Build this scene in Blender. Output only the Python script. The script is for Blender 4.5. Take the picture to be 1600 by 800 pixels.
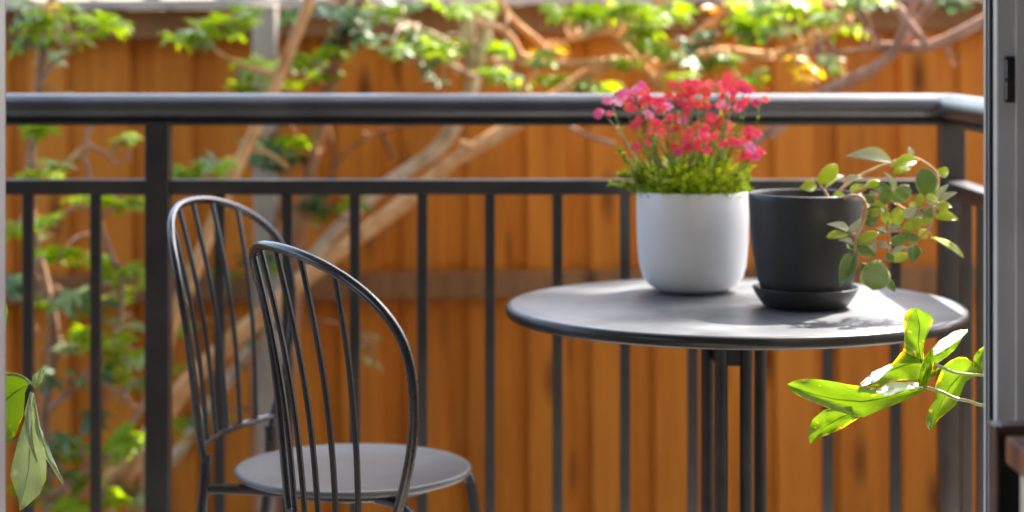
import bpy, math, random
from mathutils import Vector, Matrix, Euler, noise
R = math.radians
random.seed(11)
for o in list(bpy.data.objects): bpy.data.objects.remove(o)
scene = bpy.context.scene
COL = scene.collection

# ------------------------------------------------------------------ camera
CAM_H, FPX, HOR = 1.127, 3200.0, 60.0     # eye height, focal length in px of a 1600 px frame, horizon row
cam = bpy.data.cameras.new('camera'); camo = bpy.data.objects.new('camera', cam); COL.objects.link(camo)
camo.location = (0, 0, CAM_H); camo.rotation_euler = (R(90), 0, 0)
cam.sensor_width = 36; cam.lens = 72; cam.shift_y = -(400 - HOR) / 1600
cam.clip_start = 0.05; cam.clip_end = 500
cam.dof.use_dof = True; cam.dof.focus_distance = 2.66; cam.dof.aperture_fstop = 3.0
scene.camera = camo

# ------------------------------------------------------------------ sky, sun, exposure
SUN_DIR = Vector((0.45, 0.55, 0.80)).normalized()
EL = math.asin(SUN_DIR.z); AZ = math.atan2(SUN_DIR.x, SUN_DIR.y)
w = bpy.data.worlds.new('World'); scene.world = w; w.use_nodes = True
nt = w.node_tree; bg = nt.nodes['Background']
sky = nt.nodes.new('ShaderNodeTexSky'); sky.sky_type = 'NISHITA'; sky.sun_disc = False
sky.sun_elevation = EL; sky.sun_rotation = AZ; sky.air_density = 1.0; sky.dust_density = 3.0; sky.ozone_density = 0.5
nt.links.new(sky.outputs[0], bg.inputs[0]); bg.inputs[1].default_value = 0.15
sun = bpy.data.lights.new('sun', 'SUN'); suno = bpy.data.objects.new('sun', sun); COL.objects.link(suno)
sun.energy = 3.6; sun.angle = R(0.5); sun.color = (1.0, 0.95, 0.87)
suno.rotation_euler = (-SUN_DIR).to_track_quat('-Z', 'Y').to_euler(); suno.location = SUN_DIR * 20
scene.view_settings.view_transform = 'Standard'; scene.view_settings.look = 'None'
scene.view_settings.gamma = 1; scene.view_settings.use_curve_mapping = False
scene.view_settings.exposure = 2.5
scene.cycles.max_bounces = 8; scene.cycles.use_denoising = True

# ------------------------------------------------------------------ helpers
def P(px, py, Y):
    """a point of the place that stands Y metres in front of the eye and is seen at (px, py)"""
    return Vector(((px - 800) * Y / FPX, Y, CAM_H - (py - HOR) * Y / FPX))

class MB:
    def __init__(s): s.v = []; s.f = []; s.uv = {}
    def box(s, a, b, bev=0.0):
        x0, y0, z0 = a; x1, y1, z1 = b
        if bev <= 0:
            n = len(s.v)
            s.v += [Vector(q) for q in ((x0,y0,z0),(x1,y0,z0),(x1,y1,z0),(x0,y1,z0),(x0,y0,z1),(x1,y0,z1),(x1,y1,z1),(x0,y1,z1))]
            for q in ((0,3,2,1),(4,5,6,7),(0,1,5,4),(1,2,6,5),(2,3,7,6),(3,0,4,7)): s.f.append([n+i for i in q])
            return s
        # chamfered box: convex hull style, 24 vertices
        n = len(s.v); idx = {}
        for ix, X in ((0,(x0,1)),(1,(x1,-1))):
            for iy, Yv in ((0,(y0,1)),(1,(y1,-1))):
                for iz, Z in ((0,(z0,1)),(1,(z1,-1))):
                    for ax in range(3):
                        p = [X[0]+X[1]*bev, Yv[0]+Yv[1]*bev, Z[0]+Z[1]*bev]
                        p[ax] = (X[0], Yv[0], Z[0])[ax]
                        idx[(ix,iy,iz,ax)] = len(s.v); s.v.append(Vector(p))
        def face(l): s.f.append(l)
        for i in (0,1):
            q = [idx[(i,0,0,0)],idx[(i,1,0,0)],idx[(i,1,1,0)],idx[(i,0,1,0)]]; face(q if i else q[::-1])
            q = [idx[(0,i,0,1)],idx[(1,i,0,1)],idx[(1,i,1,1)],idx[(0,i,1,1)]]; face(q[::-1] if i else q)
            q = [idx[(0,0,i,2)],idx[(1,0,i,2)],idx[(1,1,i,2)],idx[(0,1,i,2)]]; face(q if i else q[::-1])
        for i in (0,1):
            for j in (0,1):
                face([idx[(i,j,0,0)],idx[(i,j,1,0)],idx[(i,j,1,1)],idx[(i,j,0,1)]])
                face([idx[(i,0,j,0)],idx[(i,1,j,0)],idx[(i,1,j,2)],idx[(i,0,j,2)]])
                face([idx[(0,i,j,1)],idx[(1,i,j,1)],idx[(1,i,j,2)],idx[(0,i,j,2)]])
                for k in (0,1): face([idx[(i,j,k,0)],idx[(i,j,k,1)],idx[(i,j,k,2)]])
        return s
    def tube(s, pts, rad, seg=8, caps=True, flat=1.0):
        pts = [Vector(p) for p in pts]
        if not hasattr(rad, '__len__'): rad = [rad] * len(pts)
        n0 = len(s.v); N = len(pts)
        t = (pts[1] - pts[0]).normalized()
        a = Vector((0,0,1)) if abs(t.z) < .9 else Vector((0,1,0))
        u = t.cross(a).normalized()
        for i, p in enumerate(pts):
            t = (pts[min(i+1,N-1)] - pts[max(i-1,0)]).normalized()
            u = (u - t * u.dot(t)).normalized(); v = t.cross(u)
            for k in range(seg):
                an = 2*math.pi*k/seg
                s.v.append(p + (u*math.cos(an) + v*math.sin(an)*flat) * rad[i])
        for i in range(N-1):
            for k in range(seg):
                k2 = (k+1) % seg
                s.f.append([n0+i*seg+k, n0+i*seg+k2, n0+(i+1)*seg+k2, n0+(i+1)*seg+k])
        if caps:
            s.f.append([n0+k for k in range(seg)][::-1]); s.f.append([n0+(N-1)*seg+k for k in range(seg)])
        return s
    def lathe(s, prof, c=(0,0,0), seg=48, cap0=True, cap1=True):
        n0 = len(s.v); c = Vector(c)
        for r, z in prof:
            for k in range(seg):
                an = 2*math.pi*k/seg; s.v.append(c + Vector((r*math.cos(an), r*math.sin(an), z)))
        for i in range(len(prof)-1):
            for k in range(seg):
                k2 = (k+1) % seg
                s.f.append([n0+i*seg+k, n0+i*seg+k2, n0+(i+1)*seg+k2, n0+(i+1)*seg+k])
        if cap0: s.f.append([n0+k for k in range(seg)][::-1])
        if cap1: s.f.append([n0+(len(prof)-1)*seg+k for k in range(seg)])
        return s
    def grid(s, rows, uv=None):
        n0 = len(s.v); m = len(rows[0])
        for r in rows: s.v += [Vector(p) for p in r]
        if uv:
            k = n0
            for r in uv:
                for q in r: s.uv[k] = q; k += 1
        for i in range(len(rows)-1):
            for j in range(m-1):
                s.f.append([n0+i*m+j, n0+i*m+j+1, n0+(i+1)*m+j+1, n0+(i+1)*m+j])
        return s
    def mesh(s, name, mat, smooth=True, off=None, angle=40):
        me = bpy.data.meshes.new(name)
        off = Vector(off) if off is not None else Vector((0,0,0))
        me.from_pydata([tuple(p - off) for p in s.v], [], s.f)
        if s.uv:
            l = me.uv_layers.new(name='UVMap')
            for lp in me.loops: l.data[lp.index].uv = s.uv.get(lp.vertex_index, (0,0))
        me.validate(); me.update()
        if mat: me.materials.append(mat)
        if smooth:
            me.shade_smooth()
            if angle:
                try: me.set_sharp_from_angle(angle=R(angle))
                except Exception: pass
        return me
    def build(s, name, mat, parent=None, smooth=True, off=None, angle=40):
        return link(name, s.mesh(name, mat, smooth, off, angle), parent)

def link(name, data, parent=None):
    o = bpy.data.objects.new(name, data); COL.objects.link(o)
    if parent is not None: o.parent = parent
    return o
def tag(o, label=None, cat=None, group=None, kind=None):
    if label: o['label'] = label
    if cat: o['category'] = cat
    if group: o['group'] = group
    if kind: o['kind'] = kind
    return o
def thing(name, label, cat, loc=(0,0,0), rz=0, group=None):
    o = bpy.data.objects.new(name, None); COL.objects.link(o); o.empty_display_size = .1
    o.location = loc; o.rotation_euler = (0,0,rz)
    return tag(o, label, cat, group)
def copy_tree(o, parent=None):
    c = o.copy(); COL.objects.link(c); c.parent = parent
    for ch in [q for q in bpy.data.objects if q.parent == o]: copy_tree(ch, c)
    return c
def spline(pts, n=6):
    """Catmull-Rom through points"""
    pts = [Vector(p) for p in pts]; out = []
    for i in range(len(pts)-1):
        p0 = pts[max(i-1,0)]; p1 = pts[i]; p2 = pts[i+1]; p3 = pts[min(i+2,len(pts)-1)]
        for k in range(n):
            t = k/n
            out.append(.5*((2*p1)+(-p0+p2)*t+(2*p0-5*p1+4*p2-p3)*t*t+(-p0+3*p1-3*p2+p3)*t**3))
    out.append(pts[-1]); return out
def lerp(a, b, t): return a + (b-a)*t
def interp_list(l, n):
    m = len(l); out = []
    for i in range(n):
        t = i*(m-1)/(n-1); k = min(int(t), m-2); out.append(l[k] + (l[k+1]-l[k])*(t-k))
    return out

# ------------------------------------------------------------------ materials
def newmat(name):
    m = bpy.data.materials.new(name); m.use_nodes = True
    n = m.node_tree.nodes; return m, n, m.node_tree.links, n['Principled BSDF']
def ramp(n, stops):
    r = n.new('ShaderNodeValToRGB'); e = r.color_ramp.elements
    while len(e) < len(stops): e.new(.5)
    for q, (p, c) in zip(e, stops): q.position = p; q.color = (*c, 1)
    return r
def noise_tex(n, l, scale, detail=4, coord='Object', stretch=None, rough=.55):
    tc = n.new('ShaderNodeTexCoord'); t = n.new('ShaderNodeTexNoise')
    t.inputs['Scale'].default_value = scale; t.inputs['Detail'].default_value = detail; t.inputs['Roughness'].default_value = rough
    if stretch:
        mp = n.new('ShaderNodeMapping'); mp.inputs['Scale'].default_value = stretch
        l.new(tc.outputs[coord], mp.inputs[0]); l.new(mp.outputs[0], t.inputs[0])
    else: l.new(tc.outputs[coord], t.inputs[0])
    return t
def metal(name, c1, c2, rough, rvar=.12, scale=18, metallic=0.0, bump=.05, spec=.5, coat=0):
    m, n, l, b = newmat(name)
    t = noise_tex(n, l, scale, 6); r = ramp(n, [(.35, c1), (.65, c2)])
    l.new(t.outputs[0], r.inputs[0]); l.new(r.outputs[0], b.inputs['Base Color'])
    t2 = noise_tex(n, l, scale*.4, 5)
    mr = n.new('ShaderNodeMapRange'); mr.inputs['From Min'].default_value = .3; mr.inputs['From Max'].default_value = .7
    mr.inputs['To Min'].default_value = rough-rvar; mr.inputs['To Max'].default_value = rough+rvar
    l.new(t2.outputs[0], mr.inputs[0]); l.new(mr.outputs[0], b.inputs['Roughness'])
    b.inputs['Metallic'].default_value = metallic; b.inputs['Specular IOR Level'].default_value = spec
    if bump:
        t3 = noise_tex(n, l, 260, 3); bp = n.new('ShaderNodeBump'); bp.inputs['Strength'].default_value = bump; bp.inputs['Distance'].default_value = .001
        l.new(t3.outputs[0], bp.inputs['Height']); l.new(bp.outputs[0], b.inputs['Normal'])
    return m
M = {}
M['rail'] = metal('black_powder_coat', (.052,.050,.049), (.074,.072,.070), .34, .07, 9, metallic=.75)
M['handrail'] = metal('satin_handrail_paint', (.085,.086,.088), (.115,.116,.118), .30, .07, 9, metallic=.82)
M['chair'] = metal('charcoal_enamel', (.045,.045,.047), (.065,.065,.067), .28, .07, 14, metallic=.75)
M['seat'] = metal('seat_enamel', (.10,.102,.107), (.135,.137,.142), .36, .03, 8, spec=.6)
M['leg'] = metal('table_tube_enamel', (.030,.030,.031), (.05,.048,.048), .34, .07, 14, metallic=.7)
M['alu'] = metal('grey_aluminium', (.46,.445,.44), (.54,.525,.52), .42, .1, 10, spec=.5)
M['alu_shaded'] = metal('shaded_aluminium', (.17,.16,.162), (.22,.205,.208), .55, .08, 10)  # the jamb aluminium with a darker colour, standing in for shade at left
M['alu_edge'] = metal('bare_aluminium_edge', (.62,.60,.59), (.75,.73,.72), .4, .1, 10)
M['dark'] = metal('dark_rubber', (.008,.008,.008), (.02,.018,.018), .6, .1, 30)
M['post'] = metal('galvanised_grey', (.36,.29,.235), (.46,.38,.31), .6, .1, 12)
M['white_pot'] = metal('white_glazed_clay', (.78,.765,.745), (.84,.825,.80), .42, .10, 6, bump=.02)
M['black_pot'] = metal('black_matt_clay', (.009,.009,.010), (.024,.024,.025), .46, .10, 7, bump=.05)
M['soil'] = metal('potting_soil', (.012,.008,.006), (.04,.028,.02), .9, .05, 90, bump=.8)
M['plaster'] = metal('painted_plaster', (.74,.72,.69), (.80,.78,.75), .8, .05, 6)
M['brick'] = metal('dark_render', (.10,.085,.075), (.14,.12,.105), .85, .05, 8)
M['floor'] = metal('pale_tile', (.40,.38,.35), (.48,.46,.43), .5, .1, 5)
M['room_floor'] = metal('interior_floor', (.42,.34,.26), (.5,.42,.33), .45, .1, 5)
M['ground'] = metal('garden_soil', (.03,.022,.015), (.09,.065,.045), .95, .04, 14, bump=.6)
M['cream'] = metal('beige_cabinet_paint', (.50,.43,.32), (.60,.52,.40), .7, .05, 20)

def tabletop_mat():
    m, n, l, b = newmat('weathered_table_enamel')
    t = noise_tex(n, l, 5.5, 7, rough=.62); r = ramp(n, [(.36, (.062,.067,.074)), (.5, (.108,.114,.123)), (.66, (.185,.192,.203))])
    l.new(t.outputs[0], r.inputs[0])
    t2 = noise_tex(n, l, 95, 3); r2 = ramp(n, [(.66, (0,0,0)), (.74, (1,1,1))]); l.new(t2.outputs[0], r2.inputs[0])
    t4 = noise_tex(n, l, 7, 2); r4 = ramp(n, [(.55, (0,0,0)), (.62, (1,1,1))]); l.new(t4.outputs[0], r4.inputs[0])
    mu = n.new('ShaderNodeMath'); mu.operation = 'MULTIPLY'; l.new(r2.outputs[0], mu.inputs[0]); l.new(r4.outputs[0], mu.inputs[1])
    mx = n.new('ShaderNodeMixRGB'); l.new(mu.outputs[0], mx.inputs[0]); l.new(r.outputs[0], mx.inputs[1]); mx.inputs[2].default_value = (.36,.35,.34,1)
    l.new(mx.outputs[0], b.inputs['Base Color'])
    t3 = noise_tex(n, l, 4, 6); mr = n.new('ShaderNodeMapRange'); mr.inputs['From Min'].default_value = .3; mr.inputs['From Max'].default_value = .7
    mr.inputs['To Min'].default_value = .30; mr.inputs['To Max'].default_value = .5
    l.new(t3.outputs[0], mr.inputs[0]); l.new(mr.outputs[0], b.inputs['Roughness'])
    b.inputs['Specular IOR Level'].default_value = .6
    return m
M['tabletop'] = tabletop_mat()

def wood_mat(name, dark, mid, light, var=.17):
    m, n, l, b = newmat(name)
    oi = n.new('ShaderNodeObjectInfo'); tc = n.new('ShaderNodeTexCoord')
    off = n.new('ShaderNodeVectorMath'); off.operation = 'SCALE'; off.inputs[0].default_value = (7.3, 3.1, 11.7); l.new(oi.outputs['Random'], off.inputs['Scale'])
    ad = n.new('ShaderNodeVectorMath'); ad.operation = 'ADD'; l.new(tc.outputs['Object'], ad.inputs[0]); l.new(off.outputs[0], ad.inputs[1])
    def nz(scale, stretch, detail):
        mp = n.new('ShaderNodeMapping'); mp.inputs['Scale'].default_value = stretch; l.new(ad.outputs[0], mp.inputs[0])
        t = n.new('ShaderNodeTexNoise'); t.inputs['Scale'].default_value = scale; t.inputs['Detail'].default_value = detail; l.new(mp.outputs[0], t.inputs[0]); return t
    grain = nz(1, (60, 60, 3.2), 6); blot = nz(1, (7, 7, 2.2), 3)
    r = ramp(n, [(.25, dark), (.5, mid), (.78, light)])
    mxg = n.new('ShaderNodeMath'); mxg.operation = 'MULTIPLY_ADD'; mxg.inputs[1].default_value = .5
    l.new(grain.outputs[0], mxg.inputs[0])
    h = n.new('ShaderNodeMath'); h.operation = 'MULTIPLY'; h.inputs[1].default_value = .5; l.new(blot.outputs[0], h.inputs[0]); l.new(h.outputs[0], mxg.inputs[2])
    rv = n.new('ShaderNodeMath'); rv.operation = 'MULTIPLY_ADD'; rv.inputs[1].default_value = var; l.new(oi.outputs['Random'], rv.inputs[0])
    sb = n.new('ShaderNodeMath'); sb.operation = 'SUBTRACT'; sb.inputs[1].default_value = var/2; l.new(mxg.outputs[0], sb.inputs[0]); l.new(sb.outputs[0], rv.inputs[2])
    l.new(rv.outputs[0], r.inputs[0])
    # knots: sparse dark rings
    vm = n.new('ShaderNodeMapping'); vm.inputs['Scale'].default_value = (9, 9, 2.6); l.new(ad.outputs[0], vm.inputs[0])
    vo = n.new('ShaderNodeTexVoronoi'); vo.inputs['Scale'].default_value = 1.0; l.new(vm.outputs[0], vo.inputs[0])
    rk = ramp(n, [(.05, (.95,.95,.95)), (.24, (0,0,0))]); l.new(vo.outputs['Distance'], rk.inputs[0])
    mk = n.new('ShaderNodeMixRGB'); l.new(rk.outputs[0], mk.inputs[0]); l.new(r.outputs[0], mk.inputs[1]); mk.inputs[2].default_value = (dark[0]*.35, dark[1]*.32, dark[2]*.4, 1)
    l.new(mk.outputs[0], b.inputs['Base Color']); b.inputs['Roughness'].default_value = .62; b.inputs['Specular IOR Level'].default_value = .15
    bp = n.new('ShaderNodeBump'); bp.inputs['Strength'].default_value = .25; bp.inputs['Distance'].default_value = .004; l.new(grain.outputs[0], bp.inputs['Height']); l.new(bp.outputs[0], b.inputs['Normal'])
    return m
M['paling'] = wood_mat('orange_stained_paling', (.35,.100,.011), (.55,.175,.019), (.67,.238,.033))
M['fence_rail'] = wood_mat('weathered_fence_rail', (.17,.075,.028), (.25,.115,.045), (.32,.16,.07))
M['cap'] = metal('weathered_grey_timber', (.40,.33,.29), (.52,.44,.40), .8, .05, 14)
M['brown_wood'] = metal('dark_brown_timber', (.055,.026,.016), (.085,.042,.026), .45, .06, 22)
M['board'] = wood_mat('brown_board', (.16,.062,.026), (.23,.092,.04), (.30,.13,.06))

def bark_mat(name, c1, c2, c3):
    m, n, l, b = newmat(name)
    t = noise_tex(n, l, 28, 6, stretch=(1,1,.45)); r = ramp(n, [(.3, c1), (.5, c2), (.72, c3)])
    l.new(t.outputs[0], r.inputs[0]); l.new(r.outputs[0], b.inputs['Base Color']); b.inputs['Roughness'].default_value = .8; b.inputs['Specular IOR Level'].default_value = .25
    bp = n.new('ShaderNodeBump'); bp.inputs['Strength'].default_value = .6; bp.inputs['Distance'].default_value = .004; l.new(t.outputs[0], bp.inputs['Height']); l.new(bp.outputs[0], b.inputs['Normal'])
    return m
M['bark_tan'] = bark_mat('tan_bark', (.42,.185,.065), (.66,.34,.14), (.78,.48,.25))
M['bark_brown'] = bark_mat('brown_bark', (.18,.07,.03), (.32,.14,.065), (.44,.22,.12))
M['bark_pale'] = bark_mat('pale_bark', (.34,.22,.13), (.58,.43,.29), (.74,.60,.46))
M['bark_mauve'] = bark_mat('mauve_brown_bark', (.22,.11,.07), (.36,.20,.13), (.48,.29,.2))

def leaf_mat(name, ca, cb, trans=.5, tcol=None, rough=.38, spec=.5, margin=None, spots=None, noise_scale=14, random_obj=True, rim=None):
    m, n, l, b = newmat(name)
    mixc = n.new('ShaderNodeMixRGB'); mixc.inputs[1].default_value = (*ca, 1); mixc.inputs[2].default_value = (*cb, 1)
    t = noise_tex(n, l, noise_scale, 3)
    if random_obj:
        oi = n.new('ShaderNodeObjectInfo'); av = n.new('ShaderNodeMath'); av.operation = 'MULTIPLY_ADD'; av.inputs[1].default_value = .45
        l.new(t.outputs[0], av.inputs[0]); hv = n.new('ShaderNodeMath'); hv.operation = 'MULTIPLY'; hv.inputs[1].default_value = .6
        l.new(oi.outputs['Random'], hv.inputs[0]); l.new(hv.outputs[0], av.inputs[2]); l.new(av.outputs[0], mixc.inputs[0])
    else:
        rr = ramp(n, [(.35, (0,0,0)), (.65, (1,1,1))]); l.new(t.outputs[0], rr.inputs[0]); l.new(rr.outputs[0], mixc.inputs[0])
    col = mixc.outputs[0]
    if rim:
        uv = n.new('ShaderNodeUVMap'); sx = n.new('ShaderNodeSeparateXYZ'); l.new(uv.outputs[0], sx.inputs[0])
        rr_ = ramp(n, [(.86, (0,0,0)), (.98, (1,1,1))]); l.new(sx.outputs[0], rr_.inputs[0])
        mr_ = n.new('ShaderNodeMixRGB'); l.new(rr_.outputs[0], mr_.inputs[0]); l.new(col, mr_.inputs[1]); mr_.inputs[2].default_value = (*rim, 1); col = mr_.outputs[0]
    if margin or spots:
        uv = n.new('ShaderNodeUVMap'); sx = n.new('ShaderNodeSeparateXYZ'); l.new(uv.outputs[0], sx.inputs[0])
        # u: 0..1 across the blade (0.5 = midrib), v along it
        d = n.new('ShaderNodeMath'); d.operation = 'SUBTRACT'; d.inputs[1].default_value = .5; l.new(sx.outputs[0], d.inputs[0])
        ab = n.new('ShaderNodeMath'); ab.operation = 'ABSOLUTE'; l.new(d.outputs[0], ab.inputs[0])
        t2 = noise_tex(n, l, 30, 4); ad = n.new('ShaderNodeMath'); ad.operation = 'MULTIPLY_ADD'; ad.inputs[1].default_value = .75
        l.new(t2.outputs[0], ad.inputs[0]); l.new(ab.outputs[0], ad.inputs[2])
        rm = ramp(n, [(.86, (0,0,0)), (.95, (1,1,1))]); l.new(ad.outputs[0], rm.inputs[0])
        mm = n.new('ShaderNodeMixRGB'); l.new(rm.outputs[0], mm.inputs[0]); l.new(col, mm.inputs[1]); mm.inputs[2].default_value = (*margin, 1); col = mm.outputs[0]
        t3 = noise_tex(n, l, 70, 2); rs = ramp(n, [(.66, (0,0,0)), (.71, (1,1,1))]); l.new(t3.outputs[0], rs.inputs[0])
        ms = n.new('ShaderNodeMixRGB'); l.new(rs.outputs[0], ms.inputs[0]); l.new(col, ms.inputs[1]); ms.inputs[2].default_value = (*spots, 1); col = ms.outputs[0]
        # darker midrib
        rd = ramp(n, [(.012, (1,1,1)), (.032, (0,0,0))]); l.new(ab.outputs[0], rd.inputs[0])
        md = n.new('ShaderNodeMixRGB'); l.new(rd.outputs[0], md.inputs[0]); l.new(col, md.inputs[1]); md.inputs[2].default_value = (ca[0]*.35, ca[1]*.45, ca[2]*.4, 1); col = md.outputs[0]
        # fine side veins run out obliquely from the midrib
        vv = n.new('ShaderNodeMath'); vv.operation = 'MULTIPLY_ADD'; vv.inputs[1].default_value = -.55; l.new(ab.outputs[0], vv.inputs[0]); l.new(sx.outputs[1], vv.inputs[2])
        fr = n.new('ShaderNodeMath'); fr.operation = 'MULTIPLY'; fr.inputs[1].default_value = 9; l.new(vv.outputs[0], fr.inputs[0])
        f2 = n.new('ShaderNodeMath'); f2.operation = 'FRACT'; l.new(fr.outputs[0], f2.inputs[0])
        rv = ramp(n, [(.0, (.35,.35,.35)), (.09, (0,0,0))]); l.new(f2.outputs[0], rv.inputs[0])
        mv = n.new('ShaderNodeMixRGB'); l.new(rv.outputs[0], mv.inputs[0]); l.new(col, mv.inputs[1]); mv.inputs[2].default_value = (ca[0]*.4, ca[1]*.5, ca[2]*.4, 1); col = mv.outputs[0]
        wv = n.new('ShaderNodeBump'); wv.inputs['Strength'].default_value = .35; wv.inputs['Distance'].default_value = .002; l.new(rv.outputs[0], wv.inputs['Height']); l.new(wv.outputs[0], b.inputs['Normal'])
    l.new(col, b.inputs['Base Color']); b.inputs['Roughness'].default_value = rough; b.inputs['Specular IOR Level'].default_value = spec
    if margin: b.inputs['Coat Weight'].default_value = .6; b.inputs['Coat Roughness'].default_value = .3
    tr = n.new('ShaderNodeBsdfTranslucent')
    if tcol:
        tm = n.new('ShaderNodeMixRGB'); tm.blend_type = 'MULTIPLY'; tm.inputs[0].default_value = 1; tm.inputs[2].default_value = (*tcol, 1); l.new(col, tm.inputs[1]); l.new(tm.outputs[0], tr.inputs[0])
    else: l.new(col, tr.inputs[0])
    mx = n.new('ShaderNodeMixShader'); mx.inputs[0].default_value = trans; l.new(b.outputs[0], mx.inputs[1]); l.new(tr.outputs[0], mx.inputs[2])
    l.new(mx.outputs[0], n['Material Output'].inputs[0])
    return m
M['leaf_green'] = leaf_mat('bright_green_leaf', (.17,.29,.005), (.33,.45,.009), .52, (1.2,1.15,.5), rough=.5, spec=.3)
M['leaf_dark'] = leaf_mat('dark_green_leaf', (.05,.13,.05), (.11,.20,.06), .3, rough=.42, spec=.5)
M['leaf_yellow'] = leaf_mat('yellow_leaf', (.70,.46,.01), (.80,.58,.015), .5, (1.1,1.05,.5))
M['leaf_orange'] = leaf_mat('orange_leaf', (.70,.25,.01), (.75,.33,.02), .5)
M['leaf_pale'] = leaf_mat('pale_green_leaf', (.25,.36,.12), (.42,.50,.24), .4, rough=.45, spec=.4)
M['philo'] = leaf_mat('lobed_leaf_green', (.095,.19,.006), (.15,.26,.010), .5, (1.2,1.1,.35), rough=.3, spec=.6, margin=(.72,.52,.02), spots=(.62,.40,.06), noise_scale=10, random_obj=False)
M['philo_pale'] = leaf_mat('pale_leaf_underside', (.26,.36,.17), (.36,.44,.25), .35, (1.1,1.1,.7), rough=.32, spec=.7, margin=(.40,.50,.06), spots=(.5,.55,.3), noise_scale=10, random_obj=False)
M['philo_sheen'] = leaf_mat('leaf_painted_sheen', (.46,.52,.40), (.56,.60,.50), .15, rough=.3, spec=.8, margin=(.50,.55,.2), spots=(.55,.58,.45), noise_scale=20, random_obj=False)  # pale colour paints the bright sheen onto the folded leaf edges
M['philo_stem'] = leaf_mat('pale_petiole', (.30,.38,.10), (.40,.45,.18), .15, rough=.35)
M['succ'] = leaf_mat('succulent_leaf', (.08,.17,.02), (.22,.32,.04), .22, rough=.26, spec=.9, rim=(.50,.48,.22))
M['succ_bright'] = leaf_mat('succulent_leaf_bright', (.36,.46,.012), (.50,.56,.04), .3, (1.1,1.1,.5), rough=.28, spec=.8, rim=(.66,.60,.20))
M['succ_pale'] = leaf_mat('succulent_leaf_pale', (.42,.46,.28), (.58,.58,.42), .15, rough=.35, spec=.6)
M['succ_stem'] = bark_mat('succulent_stem', (.30,.16,.08), (.45,.27,.15), (.55,.36,.22))
M['petal'] = leaf_mat('pink_red_petal', (.82,.03,.10), (.90,.12,.20), .35, (1.1,1,1), rough=.55, spec=.2)
M['petal_red'] = leaf_mat('coral_red_petal', (.88,.06,.055), (.94,.20,.15), .35, rough=.55, spec=.2)
M['petal_pink'] = leaf_mat('magenta_petal', (.82,.08,.30), (.92,.36,.55), .35, rough=.55, spec=.2)
M['petal_pale'] = leaf_mat('pale_pink_petal', (.90,.30,.40), (.95,.55,.62), .35, rough=.55, spec=.2)
M['foliage'] = leaf_mat('nemesia_leaf', (.20,.32,.010), (.44,.50,.02), .5, (1.2,1.2,.5), rough=.45, noise_scale=60, random_obj=False)
M['flower_stem'] = leaf_mat('green_stem', (.14,.22,.03), (.22,.30,.06), .1, rough=.5)

# ------------------------------------------------------------------ setting: ground, balcony slab, room behind the camera
YW0, YW1 = 2.31, 2.43                        # house wall (inner and outer face)
tag(MB().box((-60,-40,-.75),(60,80,-.6)).build('ground', M['ground'], smooth=False), kind='structure')
tag(MB().box((-3.2,YW1,-.16),(1.02,3.92,0)).build('balcony_floor', M['floor'], smooth=False), kind='structure')
tag(MB().box((-2.6,-2.2,-.16),(2.4,YW1-.004,-.004)).build('room_floor', M['room_floor'], smooth=False), kind='structure')
tag(MB().box((-2.6,-2.2,2.5),(2.4,YW0-.003,2.62)).build('room_ceiling', M['plaster'], smooth=False), kind='structure')
lw = MB(); lw.box((-2.72,-2.2,0),(-2.603,-.9,2.49)); lw.box((-2.72,1.8,0),(-2.603,YW0-.003,2.49)); lw.box((-2.72,-.9,0),(-2.603,1.8,.5)); lw.box((-2.72,-.9,2.2),(-2.603,1.8,2.49))
tag(lw.build('room_wall_left', M['plaster'], smooth=False), kind='structure')
tag(MB().box((2.403,-2.2,0),(2.52,YW0-.003,2.49)).build('room_wall_right', M['plaster'], smooth=False), kind='structure')
bw = MB(); bw.box((-2.72,-2.33,0),(2.52,-2.203,2.6))
tag(bw.build('room_wall_back', M['plaster'], smooth=False), kind='structure')
wl = MB(); wl.box((-3.2,YW0,0),(-.662,YW1,2.62)); wl.box((.662,YW0,0),(3.2,YW1,2.62)); wl.box((-.66,YW0,2.16),(.66,YW1,2.62))
tag(wl.build('house_wall', M['brick'], smooth=False), kind='structure')
tag(MB().box((-3.2,YW1+.003,2.50),(1.02,3.45,2.66)).build('balcony_roof', M['plaster'], smooth=False), kind='structure')

# ------------------------------------------------------------------ door frame (sliding door opening)
df = thing('door_frame', 'grey aluminium sliding door frame at the picture edges, black lock slot in its jamb', 'door frame', (0, 2.30, 0))
def dbx(name, a, b, mat, parent=df, bev=0.0008): return MB().box(a, b, bev).build(name, M[mat], parent, smooth=False)
D0 = 2.30
def dx(px, Y=D0): return (px-800)*Y/FPX
jr = dbx('jamb', (dx(1552,2.302), -.015, 0), (dx(1587,2.285), .002, 2.10), 'alu')
dbx('fin', (dx(1537,2.336), .028, 0), (dx(1541,2.328), .036, 2.10), 'alu', jr, .0005)
dbx('groove', (dx(1539,2.342), .040, 0), (dx(1562,2.34), .046, 2.10), 'dark', jr)
dbx('bead', (dx(1546,2.33), .033, 0), (dx(1547.6,2.33), .0395, 2.10), 'alu', jr, .0004)
dbx('inner_jamb', (dx(1587.7,2.28), -.02, 0), (.655, .09, 2.10), 'alu')
sp = dbx('lock_slot', (dx(1570,2.283), -.0185, 1.0555), (dx(1586,2.283), -.0152, 1.107), 'dark', jr, .0006)
for za, zb in ((1.059,1.079),(1.083,1.103)): dbx('slot_lip', (dx(1572,2.28), -.0205, za), (dx(1573.3,2.28), -.0187, zb), 'alu', jr, .0003)
jl = dbx('jamb', (-.655, -.015, 0), (dx(8,2.37), .07, 2.10), 'alu_shaded')
dbx('jamb_edge', (dx(6.5,2.37), .0702, 0), (dx(8.4,2.37), .0725, 2.10), 'alu_shaded', jl, .0004)
dbx('head', (-.655, -.01, 2.102), (.655, .07, 2.155), 'alu')
dbx('sill', (-.655, -.01, 0.001), (.655, .07, .022), 'alu')

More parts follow.
